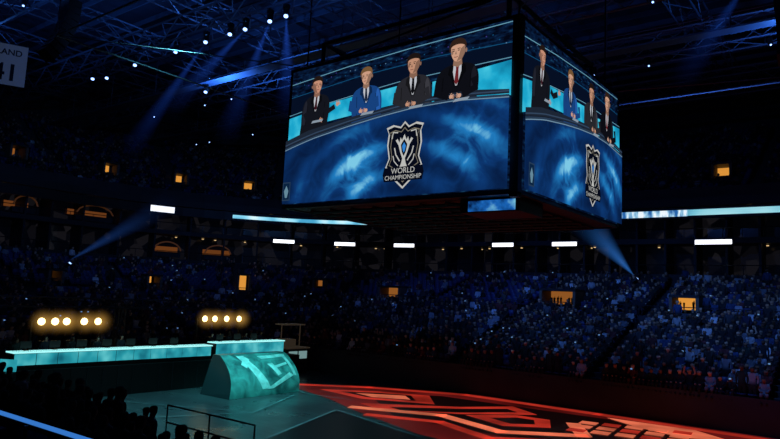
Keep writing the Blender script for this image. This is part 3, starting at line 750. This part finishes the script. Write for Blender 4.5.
redd=mat('floor_red_dark',(80,12,12),.35,emit=(105,22,20),es=.55,enoise=.7,enscale=.25)
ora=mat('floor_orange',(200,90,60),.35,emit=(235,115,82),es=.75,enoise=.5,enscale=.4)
dkf=mat('floor_projection_black',(12,8,10),.35,emit=(26,9,9),es=.4)
dki=mat('floor_projection_dark',(10,9,11),.35)
gry=mat('floor_projection_grey',(110,120,125),.35)
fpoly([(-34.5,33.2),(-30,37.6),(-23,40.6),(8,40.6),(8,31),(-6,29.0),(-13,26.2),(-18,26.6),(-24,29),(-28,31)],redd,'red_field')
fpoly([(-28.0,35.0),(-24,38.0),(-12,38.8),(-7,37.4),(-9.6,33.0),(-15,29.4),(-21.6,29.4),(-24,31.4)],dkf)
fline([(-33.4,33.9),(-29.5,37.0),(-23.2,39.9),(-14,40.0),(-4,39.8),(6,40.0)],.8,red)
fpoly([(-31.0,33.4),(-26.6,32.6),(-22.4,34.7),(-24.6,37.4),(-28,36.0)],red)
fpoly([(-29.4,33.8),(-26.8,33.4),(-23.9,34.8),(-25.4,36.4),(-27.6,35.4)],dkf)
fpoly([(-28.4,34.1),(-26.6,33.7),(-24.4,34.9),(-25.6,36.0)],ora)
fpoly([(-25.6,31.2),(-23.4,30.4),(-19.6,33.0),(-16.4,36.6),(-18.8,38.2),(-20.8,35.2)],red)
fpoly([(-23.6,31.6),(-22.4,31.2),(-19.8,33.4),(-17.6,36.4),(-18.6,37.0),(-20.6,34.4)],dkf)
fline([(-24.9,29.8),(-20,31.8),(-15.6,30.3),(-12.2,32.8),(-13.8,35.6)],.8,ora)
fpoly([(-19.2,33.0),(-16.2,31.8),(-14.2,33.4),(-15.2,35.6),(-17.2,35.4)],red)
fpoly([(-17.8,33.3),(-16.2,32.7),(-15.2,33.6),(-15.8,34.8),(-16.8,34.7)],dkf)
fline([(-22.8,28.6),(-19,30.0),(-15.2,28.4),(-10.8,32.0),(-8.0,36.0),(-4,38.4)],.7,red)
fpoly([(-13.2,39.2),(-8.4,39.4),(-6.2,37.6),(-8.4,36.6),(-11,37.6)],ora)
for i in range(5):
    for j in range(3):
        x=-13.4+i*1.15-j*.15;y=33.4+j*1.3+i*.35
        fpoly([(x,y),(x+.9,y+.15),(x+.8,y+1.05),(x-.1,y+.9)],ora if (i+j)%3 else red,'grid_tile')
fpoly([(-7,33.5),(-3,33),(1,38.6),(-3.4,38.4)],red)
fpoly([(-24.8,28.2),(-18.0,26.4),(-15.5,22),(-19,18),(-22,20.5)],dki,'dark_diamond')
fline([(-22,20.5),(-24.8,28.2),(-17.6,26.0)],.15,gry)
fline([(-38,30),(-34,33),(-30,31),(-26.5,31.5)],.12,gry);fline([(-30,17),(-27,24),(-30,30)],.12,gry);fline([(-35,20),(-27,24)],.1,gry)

rdk=mat('rail_dark',(14,15,17),.45,.3)
mb=MB()
for zz in(3.35,2.9): mb.tube((-15.4,10.66,zz),(-11.9,10.66,zz),.022,6)
for x in(-15.4,-13.6,-11.9): mb.tube((x,10.66,1.9),(x,10.66,3.35),.022,6)
mb.make('handrail',rdk)
mb=MB()
mb.tube((-26,4.35,4.42),(-6,4.75,4.42),.035,8,1);mb.tube((-26,4.35,4.36),(-6,4.75,4.36),.05,8,0)
for i in range(11):
    x=-26+2*i;mb.tube((x,4.4+.02*i,3.2),(x,4.4+.02*i,4.4),.03,6,0)
mb.make('lit_guard_rail',[rdk,emat('rail_blue_glow',(60,130,220),.8)])

# ---------------------------------------------------------------- roof
roofm=mat('roof_deck_metal',(34,40,56),.7)
c=obj('ceiling',[(-95,-30,35),(45,-30,35),(45,95,35),(-95,95,35)],[(0,3,2,1)],roofm)
trm=mat('truss_steel_blue',(80,92,115),.5,.2)
for y in(8,20,32,44,56,68):
    mb=MB();truss(mb,(-92,y,29),(30,y,29),2.0,.1,2.4);mb.make('roof_truss',trm)
for x in(-84,-72,-60,-48,-36,-24,-12,0,12):
    mb=MB();truss(mb,(x,-10,31.6),(x,88,31.6),1.8,.09,2.4);mb.make('roof_truss',trm)
mb=MB()
for i in range(40): mb.box(-94,40,-20+i*2.8,-19.85+i*2.8,34.5,35)
mb.make('roof_purlins',trm)
for y in(14,38,50):
    mb=MB();mb.box(-85,25,y-.6,y+.6,26.8,26.9)
    for k in(-.6,.6):
        mb.tube((-85,y+k,27.9),(25,y+k,27.9),.04,4);mb.tube((-85,y+k,27.4),(25,y+k,27.4),.03,4)
        for i in range(46): mb.tube((-85+i*2.4,y+k,26.9),(-85+i*2.4,y+k,27.9),.03,4)
    for i in range(12): mb.tube((-80+i*9,y,26.9),(-80+i*9,y,31),.05,4)
    mb.make('catwalk',trm)
mb=MB()
pts=[(-32,14,18.6),(0,14,18.6),(0,38,18.6),(-32,38,18.6)]
for i in range(4): mb.tube(pts[i],pts[(i+1)%4],.05,5)
for p_ in pts: mb.tube(p_,(p_[0],p_[1],28.5),.03,4)
for p_,q_ in zip(pts,((XL,YN,17),(XR,YN,17),(XR,YF,17),(XL,YF,17))): mb.tube(p_,q_,.03,4)
mb.make('rigging_cable_ring',mat('rig_grey',(90,100,120),.4,.5))
lampE=emat('lamp_blue_white',(140,180,255),3.5)
def lamp(x,y,z,r=.17):
    e=empty('moving_head_light',(x,y,z));mb=MB()
    mb.box(-.2,.2,-.2,.2,.45,.75);mb.box(-.28,-.2,-.06,.06,-.1,.5);mb.box(.2,.28,-.06,.06,-.1,.5)
    mb.tube((-.0,0,.3),(.15,-.15,-.25),.2,10,0,.17);mb.tube((.15,-.15,-.25),(.17,-.17,-.3),r,10,1)
    mb.make('lamp_head',[black,lampE],e)
for x,y,z in((-63.8,32,27.6),(-49.5,32,27.6),(-45.2,32,27.6),(-42,32,27.6),(-40.1,32,27.6),(-37.2,32,27.6),(-35.4,32,27.6),(-53,38,26.2),(-61,32,27.2),(-56,32,27.6)): lamp(x,y,z)
for i in range(20):
    lamp(-80+i*4.6+random.uniform(-1,1),random.choice((44,56)),27.7,.07)
for i in range(8): lamp(-62+i*5.2,20,27.6,.08)
for x,y in((-30,44),(-4,44),(-44,20)):
    e=empty('line_array_speaker',(x,y,0));mb=MB()
    for k in range(9):
        mb.obox((.25*math.sin(k*.16),-.02*k*k,25.6-.5*k),(1,0,0),(0,math.cos(k*.08),-math.sin(k*.08)),(0,math.sin(k*.08),math.cos(k*.08)),.6,.45,.23)
    mb.tube((0,0,25.8),(0,0,28),.05,4);mb.make('cabinets',black,e)
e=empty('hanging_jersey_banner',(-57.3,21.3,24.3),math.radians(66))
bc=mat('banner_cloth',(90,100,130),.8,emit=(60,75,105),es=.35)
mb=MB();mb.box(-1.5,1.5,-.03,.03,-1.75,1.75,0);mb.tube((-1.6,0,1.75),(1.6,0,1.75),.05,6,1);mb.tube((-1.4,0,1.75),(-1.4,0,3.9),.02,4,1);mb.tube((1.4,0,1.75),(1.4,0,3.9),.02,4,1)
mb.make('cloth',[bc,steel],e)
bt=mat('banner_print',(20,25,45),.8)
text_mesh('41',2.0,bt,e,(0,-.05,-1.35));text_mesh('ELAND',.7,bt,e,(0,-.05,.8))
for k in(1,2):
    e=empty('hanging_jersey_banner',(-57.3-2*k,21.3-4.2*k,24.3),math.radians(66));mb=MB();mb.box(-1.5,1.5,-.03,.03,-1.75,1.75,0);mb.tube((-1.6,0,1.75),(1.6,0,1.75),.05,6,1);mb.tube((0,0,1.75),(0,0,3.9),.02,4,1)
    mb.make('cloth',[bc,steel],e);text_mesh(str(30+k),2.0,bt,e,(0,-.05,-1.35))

# ---------------------------------------------------------------- light shafts: emissive cones painted in as beams through haze
def shaft(apex,target,r,col,st,power=1.5):
    a=Vector(apex);t=Vector(target);L=(t-a).length
    n=20;v=[(0,0,0)]+[(math.cos(2*math.pi*i/n),math.sin(2*math.pi*i/n),1) for i in range(n)]
    fc=[(0,1+(i+1)%n,1+i) for i in range(n)]+[tuple(range(1,n+1))]
    o=obj('emissive_light_shaft',v,fc,glow_volume_mat('light_shaft_glow',col,st,'cone',power));o.location=a;o.rotation_mode='QUATERNION';o.rotation_quaternion=Vector((0,0,1)).rotation_difference((t-a).normalized());o.scale=(r,r,L)
    return o
shaft((-61,30,8.5),(-50,34,14.5),1.5,(60,120,235),.10)
shaft((-17.6,59.5,9.4),(-20.5,53,14.5),1.9,(60,140,245),.28)
for x,tx,ty,tz in((-37.2,-34,26,16),(-40.1,-38,24,18),(-45.2,-46,26,16),(-35.4,-29,27,17)):
    shaft((x,32,27.4),(tx,ty,tz),1.1,(45,100,245),.17)
shaft((-22,44,27.4),(-17,40,20),1.2,(40,100,245),.16);shaft((-6,44,27.4),(-9,38,19),1.2,(40,100,245),.08)
for p_ in((-61,30,8.0),(-17.6,59.5,8.9)):
    e=empty('follow_spot_light',p_);mb=MB();mb.tube((0,0,-.6),(0,0,0),.05,6);mb.tube((-.15,-.1,-.05),(.2,.1,.3),.16,10);mb.tube((.2,.1,.3),(.22,.11,.33),.14,10,1);mb.make('fixture',[black,emat('spot_blue',(150,190,255),2.0)],e)

# ---------------------------------------------------------------- lights
def spot(name,loc,tgt,col,pw,ang=60,blend=.6,r=.4):
    l=bpy.data.lights.new(name,'SPOT');l.energy=pw;l.color=lin(col);l.spot_size=math.radians(ang);l.spot_blend=blend;l.shadow_soft_size=r
    o=bpy.data.objects.new(name,l);COL.objects.link(o);o.location=loc;o.rotation_mode='QUATERNION'
    o.rotation_quaternion=Vector((0,0,-1)).rotation_difference((Vector(tgt)-Vector(loc)).normalized());return o
spot('stand_wash_light',(-10,30,27),(-4,52,4),(80,135,240),15500,50,.9)
spot('stand_wash_light',(-20,30,27),(-19,53,5),(76,132,240),12000,50,.9)
spot('stand_wash_light',(-28,30,27),(-33,57,6),(65,118,240),8000,50,.9)
spot('stand_wash_light',(-36,28,27),(-58,46,6),(65,110,215),2200,60,.9)
spot('stand_wash_light',(-40,24,27),(-62,24,6),(65,110,215),1400,60,.9)
spot('upper_fill_light',(-30,20,24),(-66,40,22),(75,125,200),6000,70,.9)  # fill wash added to lift the dark upper deck
spot('upper_fill_light',(-20,20,24),(-10,72,22),(55,105,215),3000,60,.9)
spot('stage_teal_light',(-22,26,24),(-32,28.5,0),(80,225,222),24000,24,.8)
spot('stage_teal_light',(-30,18,26),(-28,22,0),(95,190,200),42000,55,.9)
spot('front_wash_light',(-20,26,24),(-24,6,2),(60,110,220),500,60)
for x,y,pw_ in((-65,20,3200),(-50,38,4600),(-30,52,1700),(-5,52,1300),(-45,16,3800),(-5,28,900),(-30,26,2000)):
    spot('roof_uplight',(x,y,24.5),(x,y,35),(62,128,235),pw_,155,.5)
w=bpy.data.worlds.new('world');scn.world=w;w.use_nodes=True
w.node_tree.nodes['Background'].inputs['Color'].default_value=(.03,.05,.11,1);w.node_tree.nodes['Background'].inputs['Strength'].default_value=.11
